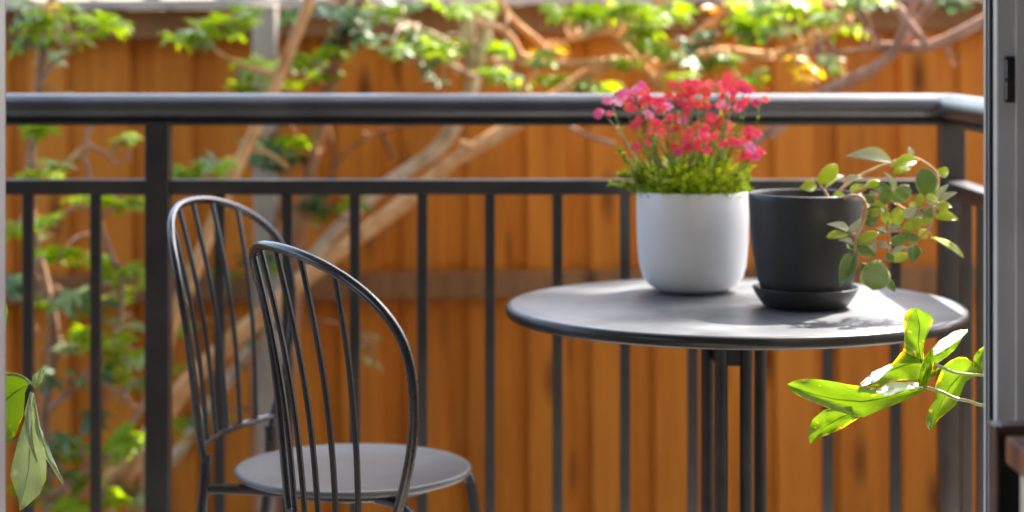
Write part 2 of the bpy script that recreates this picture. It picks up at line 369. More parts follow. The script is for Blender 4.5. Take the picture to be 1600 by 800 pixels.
# ------------------------------------------------------------------ balcony railing
YR = 3.76; SR = FPX/YR
def rx(px): return (px-800)/SR
rl = thing('balcony_railing', 'black metal balcony railing with round handrail and square balusters', 'railing', (0, YR, 0))
XC = rx(1486); XL = -2.9
def oval(pts_axis, x0, x1): pass
def handrail_sec(seg=28):
    sec = []
    for k in range(seg):
        a = 2*math.pi*k/seg; c, s_ = math.cos(a), math.sin(a)
        sec.append((.034*c, .0255*s_ if s_ > 0 else .0235*s_))
    return sec
sec = handrail_sec(); mb = MB(); n0 = 0
stations = [('x', XL), ('x', XC-.034), ('m', 0), ('y', -.034), ('y', -(YR-YW1)+.001)]
rows = []
for kind, q in stations:
    row = []
    for (u, v) in sec:
        if kind == 'x': row.append((q, u, 1.0+v))
        elif kind == 'm': row.append((XC-u*0+u*1.0*(1), u, 1.0+v))
        else: row.append((XC+u, q, 1.0+v))
    row.append(row[0]); rows.append(row)
rows[2] = [(XC + p[1], p[1], p[2]) for p in rows[2]]
mb.grid(rows); mb.build('handrail', M['handrail'], rl)
MB().box((XL, -.019, .968), (XC-.021, .019, .9765), .001).build('handrail_channel', M['rail'], rl, smooth=False)
MB().box((XC-.019, -(YR-YW1)+.001, .968), (XC+.019, -.021, .9765), .001).build('handrail_channel', M['rail'], rl, smooth=False)
post_x = [rx(248), XC, XL+.03]
xs_r = sorted(post_x)
for a, b in zip(xs_r[:-1], xs_r[1:]):
    for z0, z1, nm in ((.841,.868,'mid_rail'), (.085,.115,'bottom_rail')):
        MB().box((a+.0225, -.019, z0), (b-.0225, .019, z1), .0012).build(nm, M['rail'], rl, smooth=False)
for z0, z1, nm in ((.841,.868,'mid_rail'), (.085,.115,'bottom_rail')):
    MB().box((XC-.019, -(YR-YW1)+.001, z0), (XC+.019, -.0225, z1), .0012).build(nm, M['rail'], rl, smooth=False)
for x in post_x: MB().box((x-.0222, -.0222, 0), (x+.0222, .0222, .9765), .0015).build('post', M['rail'], rl, smooth=False)
bal = MB().box((-.0093, -.0093, .115), (.0093, .0093, .841), .0008).mesh('baluster', M['rail'], smooth=False)
px = [343.5 + 105.5*k for k in range(11)] + [150 - 105.5*k for k in range(20) if (150-105.5*k) > 800+(XL+.06)*SR]
for q in px:
    o = link('baluster', bal, rl); o.location = (rx(q), 0, 0)
for k in range(10):
    o = link('baluster', bal, rl); o.location = (XC, -.125*(k+1), 0)

# ------------------------------------------------------------------ timber fence
YF = 5.22; SF = FPX/YF
fe = thing('timber_fence', 'orange stained timber paling fence with brown rails and pale capping', 'fence', (0, YF, -.6))
fe.rotation_euler = (0, R(-.62), 0)
ZB = .6
pm = [MB().box((-.05,0,0),(.05,.015,1.81-.004*k),.0015).mesh('paling', M['paling'], smooth=False) for k in range(3)]
per = .158; i = 0; x = -2.9
while x < 2.9:
    o = link('paling', pm[i%3], fe); o.location = (x+random.uniform(-.004,.004), random.uniform(0,.002), random.uniform(-.003,0)); o.rotation_euler = (0, random.uniform(-.0035,.0035), 0)
    o = link('paling', pm[(i+1)%3], fe); o.location = (x+per/2+random.uniform(-.005,.005), .0188+random.uniform(0,.0015), random.uniform(-.003,0)); o.rotation_euler = (0, random.uniform(-.0035,.0035), 0)
    x += per; i += 1
def zf(py, Y=YF): return CAM_H-(py-HOR)*Y/FPX + .6
for z0, z1 in ((zf(54,5.18), zf(9,5.18)), (zf(466,5.18), zf(426,5.18)), (.15,.225)):
    MB().box((-2.95,-.041,z0),(2.95,-.003,z1),.002).build('fence_rail', M['fence_rail'], fe, smooth=False)
MB().box((-2.95,-.085,zf(7,5.14)),(2.95,.065,zf(-7,5.14)),.002).build('capping', M['cap'], fe, smooth=False)
X0 = (426-800)*5.08/FPX
gp = MB().box((X0-.0295, -.168, 0), (X0+.0295, -.109, zf(11,5.06)), .004).build('post', M['post'], fe, smooth=False)
gp['label'] = 'grey square post standing against the fence'
MB().box((X0-.033, -.1715, zf(11,5.06)+.0005), (X0+.033, -.1055, zf(3,5.06)), .006).build('post_cap', M['cap'], gp, smooth=False)

# ------------------------------------------------------------------ bistro chair
S = dict(wb=.1163, wm=.211, zm=.7372, za=.865, p=2.19, F0=.1681, lean=.1381, lean2=.0272, B=.0413, Bz=.0146, st=.0622, sb=.047, zc=.4963)
def surf(l, z):
    bump = .010*math.sin(math.pi*min(max((z-.50)/.36,0),1))
    return -S['F0']-S['lean']*(z-.45)-S['lean2']*(z-.45)**2-(S['B']+S['Bz']*(z-.45))*(1-(l/.2)**2)+bump
def hoop_half(n=16):
    out = []
    for i in range(n):
        z = lerp(.47, S['zm'], i/(n-1)); t = (z-.45)/(S['zm']-.45)
        out.append((S['wb']+(S['wm']-S['wb'])*math.sin(t*math.pi/2), z))
    for i in range(1, n+1):
        a = i/n*math.pi/2
        out.append((S['wm']*max(math.cos(a),0)**(2/S['p']), S['zm']+(S['za']-S['zm'])*math.sin(a)**(2/S['p'])))
    return out
HH = hoop_half()
def hoop_z(l):
    up = [q for q in HH if q[1] >= S['zm']]
    for (l0,z0),(l1,z1) in zip(up[:-1], up[1:]):
        if l1 <= abs(l) <= l0: return lerp(z0, z1, (l0-abs(l))/(l0-l1+1e-9))
    return S['za']
def make_chair():
    c = thing('bistro_chair', '', 'chair')
    SH, SRad = .45, .1865
    seat = MB().lathe([(.0,SH-.010),(.15,SH-.0095),(SRad-.004,SH-.0085),(SRad,SH-.005),(SRad+.0004,SH-.001),(SRad-.0025,SH+.0018),(SRad-.008,SH+.002),(.165,SH-.0005),(.10,SH-.0035),(.0005,SH-.0045)], seg=72, cap0=False)
    seat.build('seat', M['seat'], c, angle=60)
    ring = [Vector((.135*math.cos(a), .135*math.sin(a), SH-.018)) for a in [2*math.pi*k/40 for k in range(41)]]
    MB().tube(ring, .0075, 8, caps=False).build('seat_ring', M['chair'], c)
    pts = [Vector((surf(l,z), l, z)) for l, z in HH] + [Vector((surf(-l,z), -l, z)) for l, z in HH[::-1][1:]]
    MB().tube(pts, .0063, 10).build('back_hoop', M['chair'], c)
    for k in range(-2, 3):
        lt, lb = k*S['st'], k*S['sb']; zt = hoop_z(lt); pp = []
        for i in range(15):
            t = i/14; z = lerp(S['zc'], zt, t); l = lerp(lb, lt, t); pp.append(Vector((surf(l,z), l, z)))
        sp_ = MB().tube(pp, .0042, 8).build('spindle', M['chair'], c)
        for e in (pp[0], pp[-1]):
            q = MB().lathe([(.0005,-.0062),(.0048,-.0036),(.0058,0),(.0048,.0036),(.0005,.0062)], c=e, seg=10, cap0=False, cap1=False); q.build('weld', M['chair'], sp_)
    wc = S['wb']+(S['wm']-S['wb'])*math.sin((S['zc']-.45)/(S['zm']-.45)*math.pi/2)
    cb = [Vector((surf(l, S['zc']), l, S['zc'])) for l in [wc*(-1+2*i/16) for i in range(17)]]
    MB().tube(cb, .0052, 8).build('crossbar', M['chair'], c)
    for s in (1, -1):
        l0, z0 = HH[0]; top = Vector((surf(s*l0, z0), s*l0, z0))
        lg = [top+Vector((0,0,.012)), top, Vector((top.x-.004, s*(l0+.004), .40)), Vector((top.x-.03, s*(l0+.018), .2)), Vector((top.x-.055, s*(l0+.035), .006))]
        leg = MB().tube(spline(lg, 5), .0088, 10).build('rear_leg', M['chair'], c)
        MB().tube([lg[0]+Vector((0,0,-.006)), lg[0]+Vector((0,0,.001))], .0098, 12).build('sleeve', M['chair'], leg)
        MB().tube([lg[-1]+Vector((0,0,-.006)), lg[-1]+Vector((0,0,.012))], .0115, 12).build('foot', M['dark'], leg)
        MB().tube(spline([Vector((top.x,s*l0,SH-.019)), Vector((-.13,s*.115,SH-.019)), Vector((-.05,s*.118,SH-.019)), Vector((.05,s*.11,SH-.019))], 5), .0078, 8).build('side_bar', M['chair'], c)
        fl = [Vector((.04,s*.085,SH-.021)), Vector((.10,s*.115,SH-.022)), Vector((.138,s*.136,SH-.032)), Vector((.152,s*.145,SH-.065)), Vector((.163,s*.152,.2)), Vector((.175,s*.16,.006))]
        leg = MB().tube(spline(fl, 6), .0088, 10).build('front_leg', M['chair'], c)
        MB().tube([fl[-1]+Vector((0,0,-.006)), fl[-1]+Vector((0,0,.012))], .0115, 12).build('foot', M['dark'], leg)
    return c
ch1 = make_chair()
ch1.location = (-.2503, 3.2327, 0); ch1.rotation_euler = (0, 0, -.285)
ch2 = copy_tree(ch1)
ch2.location = (-.057, 2.712, 0); ch2.rotation_euler = (0, 0, .5246)
tag(ch1, 'charcoal metal bistro chair at the railing post, its round seat fully in view', 'chair', 'metal bistro chairs')
tag(ch2, 'nearest charcoal metal bistro chair, only its spindled hoop back in view', 'chair', 'metal bistro chairs')

# ------------------------------------------------------------------ bistro table
TX, TY, TZ, TR = .350, 3.222, .71, .361
tb = thing('bistro_table', 'round grey metal bistro table holding a white and a black pot', 'table', (TX, TY, 0))
top = MB().lathe([(.0005,TZ-.013),(TR-.03,TZ-.013),(TR-.028,TZ-.019),(TR-.009,TZ-.018),(TR-.0085,TZ-.0006),(TR-.012,TZ),(TR-.06,TZ-.0008),(TR*.5,TZ-.001),(.0005,TZ-.001)], seg=128, cap0=False, cap1=False)
top.build('tabletop', M['tabletop'], tb, angle=60)
MB().lathe([(TR-.0082,TZ-.0005),(TR-.004,TZ-.0012),(TR-.001,TZ-.004),(TR,TZ-.009),(TR-.001,TZ-.0145),(TR-.006,TZ-.0195),(TR-.0088,TZ-.0195)], seg=128, cap0=False, cap1=False).build('rim', M['leg'], tb, angle=60)
MB().box(((1119-800)*3.17/FPX-TX,-.056,TZ-.090),((1157-800)*3.17/FPX-TX,.03,TZ-.0135),.001).build('bracket', M['leg'], tb, smooth=False)
MB().tube([(-.10,.02,TZ-.021),(.10,.02,TZ-.021)], .0075, 8).build('cross_bar', M['leg'], tb)
for lpx, dy in ((1105,.02),(1127,-.055),(1166,-.05),(1188,.03)):
    x = (lpx-800)*(TY+dy)/FPX - TX
    sgx = -1 if x < 0 else 1; sgy = -1 if dy < 0 else 1
    pts = [(x,dy,TZ-.0135),(x,dy,.40),(x+sgx*.004,dy,.25),(x+sgx*.06,dy+sgy*.07,.12),(x+sgx*.17,dy+sgy*.16,.010)]
    lg = MB().tube(spline(pts, 6), .0100, 12).build('leg', M['leg'], tb)
    MB().tube([(x+sgx*.17,dy+sgy*.16,0),(x+sgx*.17,dy+sgy*.16,.02)], .0115, 12).build('foot', M['dark'], lg)

# ------------------------------------------------------------------ pots
WX, WY = .2985, 3.385
wp = thing('flower_pot', 'white glazed pot with rounded base, left of the black pot', 'pot', (WX, WY, TZ))
r = .0925; h = .166
prof = [(.0005,.0012),(.05,.0012),(.058,.003),(.072,.010),(.083,.024),(.0885,.045),(.0915,.08),(r,.12),(r,h-.004),(r-.001,h-.001),(r-.003,h),(r-.0065,h-.0012),(r-.0075,h-.005),(r-.0085,h-.03),(r-.010,.08)]
MB().lathe(prof, seg=96, cap0=False, cap1=False).build('pot_body', M['white_pot'], wp, angle=70)
def soil(parent, rad, z):
    m_ = MB(); rows = []
    for i in range(9):
        rr = rad*i/8; rows.append([(rr*math.cos(a), rr*math.sin(a), z+.006*noise.noise(Vector((rr*60*math.cos(a), rr*60*math.sin(a), 3)))) for a in [2*math.pi*k/28 for k in range(29)]])
    m_.grid(rows); return m_.build('soil', M['soil'], parent)
soil(wp, r-.0085, h-.016)
BX, BY = .4565, 3.188
sc_ = tag(MB().lathe([(.0005,.0012),(.060,.0012),(.066,.003),(.0765,.018),(.0815,.0285),(.0822,.0305),(.0812,.0315),(.079,.0300),(.073,.018),(.064,.0075),(.0005,.0065)], seg=80, cap0=False, cap1=False).build('saucer', M['black_pot'], None, angle=50), 'black clay saucer on the table under the black pot', 'saucer')
sc_.location = (BX, BY, TZ)
bp_ = thing('flower_pot', 'black matt clay pot standing in a saucer on the table', 'pot', (BX, BY, TZ+.0068))
rb = .0882; hb = .170
prof = [(.0005,.0012),(.058,.0012),(.0625,.004),(.067,.012),(.0755,.04),(.0825,.08),(.0865,.125),(rb,.16),(rb,hb-.003),(rb-.0012,hb-.0006),(rb-.0028,hb),(rb-.0045,hb-.001),(rb-.0055,hb-.005),(rb-.009,.12),(rb-.013,.09)]
MB().lathe(prof, seg=96, cap0=False, cap1=False).build('pot_body', M['black_pot'], bp_, angle=70)
soil(bp_, rb-.0075, hb-.035)

# ------------------------------------------------------------------ flowering plant in the white pot
fp = thing('flowering_plant', 'bushy plant with red and pink flowers growing in the white pot', 'plant', (WX, WY, TZ+h-.018))
FB = Vector(fp.location)
def floret_mesh(mat, k):
    rnd = random.Random(k); m_ = MB()
    for i in range(5):
        a = 2*math.pi*i/5 + rnd.uniform(-.15,.15); L = rnd.uniform(.0072,.0090)*(1.15 if i in (0,1) else 1); wd = L*.46
        ca, sa = math.cos(a), math.sin(a); rows = []
        for t, ww in ((.08,.25),(.4,.8),(.75,1.0),(1.0,.55)):
            cz = .0026*math.sin(t*2.2)-.0012*t
            rows.append([(ca*L*t - sa*wd*ww*q, sa*L*t + ca*wd*ww*q, cz+.0012*abs(q)) for q in (-1,0,1)])
        m_.grid(rows)
    m_.tube([(0,0,-.006),(0,0,.0012)], [.0007,.0018], 5)
    return m_.mesh('flower', mat)
flor = [floret_mesh(M['petal'], 1), floret_mesh(M['petal'], 2), floret_mesh(M['petal_red'], 3), floret_mesh(M['petal_red'], 4), floret_mesh(M['petal_pink'], 5), floret_mesh(M['petal_pale'], 6)]
heads = [(90,255),(140,215),(200,190),(240,160),(300,105),(330,130),(280,215),(340,200),(390,190),(320,285),(310,330),(380,330),(410,390),(450,365),(490,345),(300,460),(440,220),(460,260),(520,285),(545,240),(530,110),(580,120),(625,110),(660,150),(560,180),(620,190),(530,470),(590,430),(620,390),(645,365),(670,470),(720,400),(745,420),(700,310),(740,290),(790,345),(800,375),(760,115),(740,90),(830,95),(860,75),(900,95),(925,110),(830,150),(720,205),(790,230),(845,250),(890,190),(950,190),(1010,190),(960,380),(860,455),(910,450),(800,450),(975,515),(500,180),(610,440),(270,150),(590,160),(690,120)]
rnd = random.Random(5)
fol = MB()
def small_leaf(m_, p, d, L, wd, up):
    d = d.normalized(); s_ = d.cross(up)
    if s_.length < 1e-3: s_ = Vector((1,0,0))
    s_.normalize(); nrm = s_.cross(d)
    rows = []
    for t, ww in ((0,.12),(.3,.85),(.65,.9),(1,.08)):
        c = p + d*L*t - nrm*L*.18*t*t
        rows.append([c - s_*wd*ww + nrm*wd*.25, c, c + s_*wd*ww + nrm*wd*.25])
    m_.grid(rows)
for hx, hy in heads:
    ppx, ppy = 920+hx/3.81, 110+hy/3.81
    Yd = WY + rnd.uniform(-.06,.05)
    if hy > 380: Yd = WY - rnd.uniform(.02,.085)
    tip = P(ppx, ppy, Yd)
    ang = rnd.uniform(0,6.28); rr = .062*math.sqrt(rnd.random())
    base = Vector((WX+rr*math.cos(ang)*.8+(tip.x-WX)*.25, WY+rr*math.sin(ang), FB.z+.004))
    midp = base.lerp(tip, .5) + Vector((rnd.uniform(-.012,.012)+(tip.x-WX)*.12, rnd.uniform(-.01,.01), .012))
    path = spline([base, midp, tip], 6)
    st = MB().tube([q-FB for q in path], [.0015]*7+[.001]*(len(path)-7), 5).build('stem', M['flower_stem'], fp)
    for k in range(rnd.choice((2,2,3,3,4))):
        f = link('flower', rnd.choice((flor[:4]+flor[:5] if hx > 560 else flor[:5]) if hx > 260 else flor[:1]+[flor[4]]*3+[flor[5]]), st)
        dv = Vector((rnd.uniform(-1,1), rnd.uniform(-1.0,.4), rnd.uniform(-.5,1)))
        f.location = tip - FB + Vector((dv.x*.013, dv.y*.012, dv.z*.011))
        f.rotation_euler = (Vector((dv.x*.6, -.75+dv.y*.5, .55+dv.z*.4))).to_track_quat('Z','Y').to_euler()
        sc = rnd.uniform(.7,1.2); f.scale = (sc,sc,sc)
    for k in range(6):
        q = path[rnd.randint(3, len(path)-2)]
        small_leaf(fol, q-FB, Vector((rnd.uniform(-1,1),rnd.uniform(-1,1),rnd.uniform(.1,1))), rnd.uniform(.008,.015), rnd.uniform(.0015,.003), Vector((0,0,1)))
for k in range(1500):
    a = rnd.uniform(0,6.283); rr = .090*math.sqrt(rnd.random()); z = rnd.random()**1.5*.062*(1-.3*(rr/.09)**2)+.002
    p = Vector((rr*math.cos(a)*(1+z*2.2), rr*math.sin(a)*(1+z*1.6), z+.006))
    d = Vector((math.cos(a)*.5+rnd.uniform(-.7,.7), math.sin(a)*.5+rnd.uniform(-.7,.7), rnd.uniform(.1,1.2)))
    small_leaf(fol, p, d, rnd.uniform(.009,.017), rnd.uniform(.0028,.0055), Vector((rnd.uniform(-.4,.4),rnd.uniform(-.4,.4),1)))
# trailing side shoots at the left
for pts in ([(330,700),(270,600),(225,530),(180,480)], [(330,720),(280,640),(215,625),(185,640)], [(320,730),(240,690),(205,700),(140,680)], [(350,690),(310,600),(300,560)], [(880,690),(930,600),(950,520)]):
    q = spline([P(920+x/3.81, 110+y/3.81, WY-.02) for x, y in pts], 6)
    MB().tube([v-FB for v in q], .0013, 5).build('stem', M['flower_stem'], fp)
    for v in q[3:]:
        for k in range(3): small_leaf(fol, v-FB, Vector((rnd.uniform(-1,1),rnd.uniform(-1,1),rnd.uniform(-.3,1))), rnd.uniform(.008,.014), rnd.uniform(.0022,.004), Vector((0,-.5,1)))
fo = fol.build('foliage', M['foliage'], fp); fo['kind'] = 'stuff'

# ------------------------------------------------------------------ trailing succulent in the black pot
su = thing('succulent_plant', 'trailing succulent with oval fleshy leaves spilling out of the black pot', 'plant', (BX, BY, TZ+hb-.028))
SB = Vector(su.location)
stems = {
 'a': [(1290,318,3.17),(1320,309,3.13),(1340,299,3.12),(1356,292,3.12),(1376,300,3.12),(1385,330,3.11),(1389,362,3.10),(1390,392,3.10),(1376,408,3.10),(1368,430,3.10)],
 'b': [(1300,316,3.20),(1313,298,3.20),(1335,280,3.20),(1360,267,3.19),(1395,253,3.18),(1420,248,3.17),(1436,249,3.16),(1462,268,3.15),(1466,288,3.14),(1463,312,3.14),(1458,337,3.13),(1452,356,3.12),(1436,371,3.12),(1430,386,3.12)],
 'c': [(1300,317,3.14),(1330,306,3.10),(1350,312,3.075),(1352,340,3.07),(1338,372,3.06),(1336,391,3.06),(1331,405,3.06)],
 'd': [(1285,320,3.19),(1294,310,3.18),(1288,298,3.17),(1281,289,3.16)],
 'e': [(1360,300,3.12),(1390,312,3.10),(1420,330,3.09),(1445,325,3.09),(1466,316,3.08)],
}
so = {}
for k, pts in stems.items():
    q = spline([P(x,y,Y) for x,y,Y in pts], 6)
    so[k] = (MB().tube([v-SB for v in q], [lerp(.0028,.0017,i/(len(q)-1)) for i in range(len(q))], 7).build('stem', M['succ_stem'], su), q)
def fleshy(mat, sharp=False):
    m_ = MB(); rows = []; n = 9
    for i in range(n+1):
        t = i/n; wd = (.07 + .5*math.sin(math.pi*min(t*.96+.02,1))**.75*(.62+.5*t)) if 0 < i < n else .02
        if sharp: wd = .03 + .5*math.sin(math.pi*min(t*.92+.05,1))**1.15*(1.12-.45*t) if i < n else .012
        th = .085*math.sin(math.pi*min(max(t,.04),.97))**.6 + .01
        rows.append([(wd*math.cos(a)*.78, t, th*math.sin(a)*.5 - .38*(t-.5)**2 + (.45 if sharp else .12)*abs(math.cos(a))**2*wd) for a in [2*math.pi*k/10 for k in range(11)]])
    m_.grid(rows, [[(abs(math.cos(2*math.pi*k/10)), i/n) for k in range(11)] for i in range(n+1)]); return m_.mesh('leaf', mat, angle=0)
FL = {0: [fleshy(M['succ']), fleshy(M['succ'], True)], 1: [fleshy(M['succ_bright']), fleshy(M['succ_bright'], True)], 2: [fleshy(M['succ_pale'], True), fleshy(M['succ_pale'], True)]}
# base, tip, width (px), colour, depth of base, depth step to tip, roll
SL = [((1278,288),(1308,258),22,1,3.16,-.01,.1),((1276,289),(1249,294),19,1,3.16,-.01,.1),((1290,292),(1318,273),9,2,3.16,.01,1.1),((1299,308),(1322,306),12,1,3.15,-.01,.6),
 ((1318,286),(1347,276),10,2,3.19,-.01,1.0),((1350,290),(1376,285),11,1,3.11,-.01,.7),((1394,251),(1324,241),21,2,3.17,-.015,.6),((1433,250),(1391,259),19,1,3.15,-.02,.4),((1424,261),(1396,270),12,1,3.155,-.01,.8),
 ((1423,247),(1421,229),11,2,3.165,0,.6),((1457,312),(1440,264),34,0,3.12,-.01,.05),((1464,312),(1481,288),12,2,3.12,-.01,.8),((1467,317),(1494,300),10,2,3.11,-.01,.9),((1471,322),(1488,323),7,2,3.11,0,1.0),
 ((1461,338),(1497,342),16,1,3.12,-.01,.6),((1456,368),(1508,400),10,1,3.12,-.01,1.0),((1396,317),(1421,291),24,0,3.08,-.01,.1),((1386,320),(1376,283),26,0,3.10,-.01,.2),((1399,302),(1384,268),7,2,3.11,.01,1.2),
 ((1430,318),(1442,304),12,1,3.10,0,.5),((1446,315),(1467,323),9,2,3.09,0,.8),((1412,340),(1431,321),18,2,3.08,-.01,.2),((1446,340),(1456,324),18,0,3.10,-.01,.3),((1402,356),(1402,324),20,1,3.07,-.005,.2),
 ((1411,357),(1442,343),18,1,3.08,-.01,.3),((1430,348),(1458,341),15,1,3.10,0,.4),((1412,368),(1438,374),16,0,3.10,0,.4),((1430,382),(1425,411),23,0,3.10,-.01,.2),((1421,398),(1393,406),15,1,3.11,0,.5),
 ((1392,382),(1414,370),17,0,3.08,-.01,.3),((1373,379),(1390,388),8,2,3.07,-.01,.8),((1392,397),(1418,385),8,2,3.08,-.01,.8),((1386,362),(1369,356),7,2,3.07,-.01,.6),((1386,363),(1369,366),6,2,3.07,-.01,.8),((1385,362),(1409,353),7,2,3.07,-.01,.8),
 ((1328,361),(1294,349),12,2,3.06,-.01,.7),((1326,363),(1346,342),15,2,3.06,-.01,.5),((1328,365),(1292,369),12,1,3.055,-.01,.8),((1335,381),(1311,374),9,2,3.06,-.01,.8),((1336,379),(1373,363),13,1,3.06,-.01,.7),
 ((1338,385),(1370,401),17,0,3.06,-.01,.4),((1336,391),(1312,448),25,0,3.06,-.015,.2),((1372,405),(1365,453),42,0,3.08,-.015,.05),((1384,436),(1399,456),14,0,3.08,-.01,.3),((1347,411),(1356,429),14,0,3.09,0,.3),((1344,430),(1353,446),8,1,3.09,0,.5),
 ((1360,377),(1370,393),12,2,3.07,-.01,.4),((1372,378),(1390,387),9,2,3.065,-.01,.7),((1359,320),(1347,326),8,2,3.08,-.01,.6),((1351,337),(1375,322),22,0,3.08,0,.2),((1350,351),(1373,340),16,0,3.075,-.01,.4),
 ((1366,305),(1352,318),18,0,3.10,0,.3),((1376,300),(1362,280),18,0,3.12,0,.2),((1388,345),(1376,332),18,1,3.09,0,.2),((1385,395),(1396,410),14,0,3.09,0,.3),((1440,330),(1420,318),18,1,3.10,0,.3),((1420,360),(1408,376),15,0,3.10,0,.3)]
rq = random.Random(4)
for k in range(16):
    kk = rq.choice('aaaebc'); q = stems[kk]; a_ = q[rq.randint(3, len(q)-1)]; an = rq.uniform(0,6.28); L_ = rq.uniform(18,30)
    SL.append(((a_[0],a_[1]), (a_[0]+L_*math.cos(an), a_[1]+L_*math.sin(an)*.8), rq.uniform(11,18), rq.choice((0,0,1,1,2)), a_[2]+.012, rq.uniform(-.01,.02), rq.uniform(0,.8)))
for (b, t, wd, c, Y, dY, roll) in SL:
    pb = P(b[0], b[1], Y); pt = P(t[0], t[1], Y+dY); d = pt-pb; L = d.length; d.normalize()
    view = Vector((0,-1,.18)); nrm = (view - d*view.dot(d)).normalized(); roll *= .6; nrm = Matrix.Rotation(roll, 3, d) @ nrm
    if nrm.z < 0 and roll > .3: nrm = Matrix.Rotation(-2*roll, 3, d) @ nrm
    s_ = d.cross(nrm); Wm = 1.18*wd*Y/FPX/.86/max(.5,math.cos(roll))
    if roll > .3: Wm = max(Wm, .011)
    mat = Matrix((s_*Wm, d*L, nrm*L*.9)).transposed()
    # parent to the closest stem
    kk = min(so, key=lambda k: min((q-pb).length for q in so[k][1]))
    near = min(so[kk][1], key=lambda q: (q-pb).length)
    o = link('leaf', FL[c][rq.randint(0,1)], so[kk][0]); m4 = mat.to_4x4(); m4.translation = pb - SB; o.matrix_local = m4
    if .006 < (near-pb).length: MB().tube([near-SB, near.lerp(pb,.5)-SB+Vector((0,0,-.001)), pb-SB], .0011, 5).build('leaf_stalk', M['succ_stem'], so[kk][0])

# ------------------------------------------------------------------ lobed-leaf climbers at both sides of the door
def lobe(m_, mid, left, right, Y, bow=.012, curl=.010, ydip=None, rows=13, tilt=0):
    """a leaf lobe: midrib and two edges as picture points at depth Y; blade is bowed along and cupped across"""
    mid = interp_list([Vector((*q,0)) for q in mid], rows); left = interp_list([Vector((*q,0)) for q in left], rows); right = interp_list([Vector((*q,0)) for q in right], rows)
    G = []; U = []
    for i in range(rows):
        t = i/(rows-1); Yc = Y + bow*math.sin(math.pi*t) + (ydip or 0)*t
        row = []; ur = []
        wob = [2.2*noise.noise(Vector((t*7, s_, mid[0].x*.13)))*math.sin(math.pi*t) for s_ in (0, 5)]
        for q in (-1,-.82,-.5,-.2,0,.2,.5,.82,1):
            e = left[i] if q < 0 else right[i]; p = mid[i].lerp(e, abs(q)) + Vector((0, wob[0 if q < 0 else 1]*abs(q), 0))
            row.append(P(p.x, p.y, Yc - curl*q*q - tilt*q + .0016*math.sin(9*t+5*q) + .0045*q*q*math.sin(17*t+2.5*q+mid[0].x) + .0012*math.sin(31*t-3*q))); ur.append((.5+.5*q, t))
        G.append(row); U.append(ur)
    m_.grid(G, U)
def finish_leaf(m_, name, root, parent=None, mat='philo'):
    o = m_.build(name, M[mat], parent or root, off=root.location, angle=0)
    return o
ph = thing('climbing_plant', 'lobed yellow-edged green leaves reaching in from the right door jamb', 'plant', (.80, 2.68, 0))
trunk = [Vector((.80,2.68,.0)), Vector((.79,2.67,.3)), Vector((.81,2.66,.6)), Vector((.78,2.67,.9))]
MB().tube(spline([q-ph.location for q in trunk], 5), .011, 8).build('stem', M['bark_brown'], ph)
YP = 2.63
p1 = MB().tube([q-ph.location for q in spline([P(1447,605,YP), P(1470,612,YP), P(1492,622,YP), P(1515,627,YP), P(1540,634,YP), P(1620,640,YP+.02), trunk[1].lerp(trunk[2],.5)], 6)], .0021, 8).build('petiole', M['philo_stem'], ph)
p2 = MB().tube([q-ph.location for q in spline([P(1442,562,YP-.01), P(1459,568,YP-.015), P(1489,581,YP-.012), P(1515,585,YP), P(1540,587,YP), P(1620,600,YP+.02), trunk[2]], 6)], .0021, 8).build('petiole', M['philo_stem'], ph)
m_ = MB(); mf = MB()   # big leaf, pointing left
lobe(m_, [(1449,604),(1400,618),(1351,628),(1302,624),(1267,615),(1231,602)], [(1447,601),(1408,603),(1366,605),(1332,603),(1310,598),(1287,593),(1262,592),(1243,594),(1231,600)], [(1448,607),(1426,621),(1395,634),(1374,641),(1352,652),(1331,649),(1293,639),(1270,628),(1250,619),(1236,612),(1231,603)], YP-.01, .010, .006)
lobe(m_, [(1345,640),(1315,652),(1288,667),(1267,694)], [(1330,634),(1305,637),(1287,640),(1270,655),(1263,672),(1264,685),(1266,694)], [(1352,645),(1339,655),(1316,669),(1300,677),(1285,682),(1275,687),(1267,694)], YP+.006, .004, .004)
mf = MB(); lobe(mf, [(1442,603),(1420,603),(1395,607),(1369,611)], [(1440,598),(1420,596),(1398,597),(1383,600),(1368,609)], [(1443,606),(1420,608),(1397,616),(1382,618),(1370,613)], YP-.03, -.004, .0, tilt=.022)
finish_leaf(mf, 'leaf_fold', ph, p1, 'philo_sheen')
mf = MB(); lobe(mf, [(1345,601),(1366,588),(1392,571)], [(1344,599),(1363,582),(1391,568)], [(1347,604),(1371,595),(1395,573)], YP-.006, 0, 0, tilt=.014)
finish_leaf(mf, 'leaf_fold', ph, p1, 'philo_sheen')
finish_leaf(m_, 'leaf', ph, p1)
m_ = MB()   # upright lobed leaf
lobe(m_, [(1441,568),(1437,550),(1435,534),(1437,512),(1432,482)], [(1402,568),(1411,550),(1413,538),(1413,526),(1412,508),(1413,492),(1420,483),(1432,481)], [(1444,558),(1442,546),(1445,533),(1452,517),(1458,501),(1453,490),(1433,482)], YP+.002, .006, .008)
lobe(m_, [(1443,563),(1412,571),(1380,583),(1345,601)], [(1424,556),(1411,546),(1397,565),(1380,579),(1362,590),(1344,600)], [(1442,590),(1428,594),(1409,595),(1385,600),(1368,603),(1346,603)], YP+.004, .006, .006)
lobe(m_, [(1456,545),(1450,566),(1444,588),(1441,606)], [(1454,546),(1444,560),(1438,578),(1434,592),(1436,606)], [(1458,545),(1460,562),(1457,580),(1450,598),(1444,607)], YP-.025, -.004, .010)
lobe(m_, [(1452,562),(1472,545),(1492,530),(1511,517)], [(1454,548),(1466,536),(1484,523),(1500,515),(1511,516)], [(1462,570),(1480,557),(1495,543),(1503,529),(1511,518)], YP+.012, .006, -.012)
